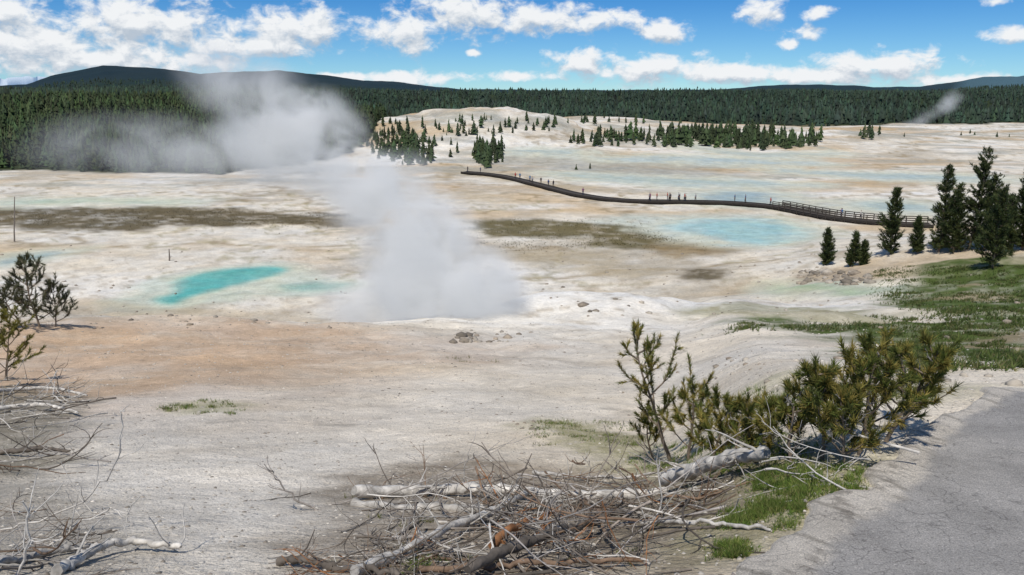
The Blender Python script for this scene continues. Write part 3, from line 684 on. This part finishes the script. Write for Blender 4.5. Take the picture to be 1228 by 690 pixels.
# snags
for (u_,v_,hpx,rr,sd) in [(17,290,55,.12,1),(203,313,15,.13,2)]:
    p=gp(u_,v_);h=hpx*p[1]/964;r=np.random.RandomState(sd);a=Acc();B=curve((0,0,-.3),(.08,0,1),h+.3,8,(0,0,0),.03,r)
    tube(a,B,np.linspace(rr,rr*.5,9),(.22,.19,.16),7,.2,r)
    for _ in range(4):
        i_=r.randint(3,8);tube(a,curve(B[i_],(r.normal(),r.normal(),.4),.5,3,(0,0,.3),.1,r),[.03,.02,.02,.01],(.22,.19,.16),4)
    a.obj('dead_tree_snag',M_bark,True,loc=p)
# ------------------------------------------------------------------ steam
def steam_mat(name,dens,scale,lo_,hi_,em=0.0,det=3):
    m=bpy.data.materials.new(name);t=nt(m);b=NB(t);t.nodes.remove(t.nodes['Principled BSDF'])
    oc=b.n('ShaderNodeTexCoord').outputs['Object'];ln=b.vm('LENGTH',oc)
    fall=b.mr(ln,.1,1.0,1,0,True)
    pos=b.n('ShaderNodeNewGeometry').outputs['Position']
    nz=b.noise(pos,scale,det,.6,.5);e=b.mr(nz,lo_,hi_,0,1,True)
    inf=b.n('ShaderNodeObjectInfo').outputs['Color'];sp=b.n('ShaderNodeSeparateColor',{0:inf})
    d=b.math('MULTIPLY',b.math('MULTIPLY',fall,e),b.math('MULTIPLY',sp.outputs[0],dens))
    pv=b.n('ShaderNodeVolumePrincipled',{'Color':(.985,.985,.99,1),'Density':d,'Anisotropy':-.1})
    # added glow standing in for multiple scattering inside the droplet cloud (the renderer only follows the first bounce)
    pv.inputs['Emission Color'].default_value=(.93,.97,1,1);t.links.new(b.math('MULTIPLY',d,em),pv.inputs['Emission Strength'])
    t.links.new(pv.outputs[0],t.nodes['Material Output'].inputs['Volume'])
    try: m.cycles.volume_step_rate=2.2
    except Exception as ex: print(ex)
    return m
def ball():
    import bmesh
    bm=bmesh.new();bmesh.ops.create_icosphere(bm,subdivisions=3,radius=1);me=bpy.data.meshes.new('puff');bm.to_mesh(me);bm.free();return me
def plume(name,blobs,mat):
    par=bpy.data.objects.new(name,None);bpy.context.collection.objects.link(par);me=ball();me.materials.append(mat)
    for (u_,v_,ru,rv,y,dn,rot) in blobs:
        ob=bpy.data.objects.new('puff',me);bpy.context.collection.objects.link(ob);ob.parent=par
        d=sight(u_,v_);ob.location=np.array([0,0,CAMZ])+d*y;k=y/964
        ob.scale=(ru*k,(ru+rv)/2*k*.8,rv*k);ob.rotation_euler=(0,math.radians(rot),0);ob.color=(dn,dn,dn,1)
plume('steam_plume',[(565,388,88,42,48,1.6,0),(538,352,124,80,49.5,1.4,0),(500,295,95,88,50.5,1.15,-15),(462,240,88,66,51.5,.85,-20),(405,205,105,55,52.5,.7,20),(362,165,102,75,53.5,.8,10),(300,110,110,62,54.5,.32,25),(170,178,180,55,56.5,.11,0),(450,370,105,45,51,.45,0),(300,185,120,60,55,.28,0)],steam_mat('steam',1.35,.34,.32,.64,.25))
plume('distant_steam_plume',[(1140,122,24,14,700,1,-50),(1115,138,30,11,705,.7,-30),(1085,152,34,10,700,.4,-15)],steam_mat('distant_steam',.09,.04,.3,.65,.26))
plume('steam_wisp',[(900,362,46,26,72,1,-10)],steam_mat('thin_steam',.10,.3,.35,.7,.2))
# ------------------------------------------------------------------ sky, sun
SUN_EL=math.radians(60);SUN_AZ=math.radians(200)
w=bpy.data.worlds.new('World');bpy.context.scene.world=w;w.use_nodes=True;t=w.node_tree
for nd in list(t.nodes): t.nodes.remove(nd)
CL=[(60,52,120,34),(150,28,70,36),(215,30,60,30),(20,62,80,26),(120,70,190,22),(345,35,85,28),(300,55,120,18),(490,38,55,30),(560,18,80,30),(640,22,90,22),(710,25,70,15),(795,39,36,17),(912,15,30,16),(948,52,14,9),(966,40,22,10),(980,16,22,8),
(700,74,44,22),(780,84,100,20),(870,86,90,16),(1050,78,80,18),(990,92,110,13),(485,95,62,11),(1214,42,30,9),(568,64,11,5),(1150,96,70,9),(1196,2,16,6),(620,92,60,8),(400,92,60,6),(5,12,50,14)]
gt=bpy.data.node_groups.new('cloud_density','ShaderNodeTree');gt.interface.new_socket('P',in_out='INPUT',socket_type='NodeSocketVector');gt.interface.new_socket('D',in_out='OUTPUT',socket_type='NodeSocketFloat')
b=NB(gt);gi=gt.nodes.new('NodeGroupInput');go=gt.nodes.new('NodeGroupOutput');P_=gi.outputs[0];dm=None
for (u_,v_,ru,rv) in CL:
    d=sight(u_,v_);az=math.atan2(d[0],1);el=math.atan2(d[2],math.hypot(d[0],1))
    q=b.vm('MULTIPLY',b.vm('SUBTRACT',P_,(az,el,0)),(964/ru*1.02,964/rv*1.02,0));l=b.vm('LENGTH',q)
    dm=l if dm is None else b.math('SMOOTH_MIN',dm,l,.25)
nz=b.noise(b.vm('MULTIPLY',P_,(1,1.5,1)),38,7,.60,.25)
nz2=b.noise(b.vm('MULTIPLY',P_,(1,1.6,1)),12,2,.5)
dens=b.math('ADD',b.math('SUBTRACT',1.0,dm),b.math('ADD',b.math('MULTIPLY',b.math('SUBTRACT',nz,.5),2.4),b.math('MULTIPLY',b.math('SUBTRACT',nz2,.5),.8)))
gt.links.new(dens,go.inputs[0])
b=NB(t);D=b.n('ShaderNodeTexCoord').outputs['Generated'];sp=b.n('ShaderNodeSeparateXYZ',{0:D})
az=b.math('ARCTAN2',sp.outputs[0],sp.outputs[1]);el=b.math('ARCSINE',sp.outputs[2])
P0=b.n('ShaderNodeCombineXYZ',{0:az,1:el}).outputs[0]
P1=b.vm('ADD',P0,(-.002,.012,0))
def cd(p): nd=t.nodes.new('ShaderNodeGroup');nd.node_tree=gt;t.links.new(p,nd.inputs[0]);return nd.outputs[0]
d0=cd(P0);d1=cd(P1)
alpha=b.mr(d0,-.05,.7,0,1,True)
sh=b.mr(b.math('SUBTRACT',d0,d1),-.45,.35,0,1)
lit=b.math('ADD',b.math('MULTIPLY',sh,.8),.2)
ccol=b.mix(lit,(.38,.47,.58,1),(.88,.90,.92,1))
sky=b.n('ShaderNodeTexSky',sky_type='NISHITA');sky.sun_disc=False;sky.sun_elevation=SUN_EL;sky.sun_rotation=SUN_AZ;sky.altitude=2300;sky.air_density=1;sky.dust_density=.3;sky.ozone_density=2
tint=b.mix(b.mr(el,0,.13,0,1),(.58,.84,1.0,1),(.17,.53,.90,1))
tintc=b.mix(b.mr(el,.13,.8,0,1),tint,(.95,.97,.98,1))
skc=b.mix(1.0,sky.outputs[0],tintc,'MULTIPLY')
bg1=b.n('ShaderNodeBackground',{0:skc,1:.105});bg2=b.n('ShaderNodeBackground',{0:ccol,1:1.0})
mx=b.n('ShaderNodeMixShader',{0:alpha,1:bg1.outputs[0],2:bg2.outputs[0]})
ow=t.nodes.new('ShaderNodeOutputWorld');t.links.new(mx.outputs[0],ow.inputs[0])
s=bpy.data.lights.new('sun','SUN');s.energy=3.8;s.angle=math.radians(.5);s.color=(1,.95,.88);so=bpy.data.objects.new('sun',s);bpy.context.collection.objects.link(so)
dv=Vector((math.sin(SUN_AZ)*math.cos(SUN_EL),math.cos(SUN_AZ)*math.cos(SUN_EL),math.sin(SUN_EL)))
so.rotation_euler=dv.to_track_quat('Z','Y').to_euler()
# ------------------------------------------------------------------ camera
cam=bpy.data.cameras.new('camera');co_=bpy.data.objects.new('camera',cam);bpy.context.collection.objects.link(co_)
co_.location=(0,0,CAMZ);co_.rotation_euler=(pi/2-TH,0,0)
cam.sensor_width=36;cam.lens=36*964/1228;cam.clip_end=30000;cam.clip_start=.05
sc=bpy.context.scene;sc.camera=co_;sc.view_settings.view_transform='Standard';sc.view_settings.look='None'
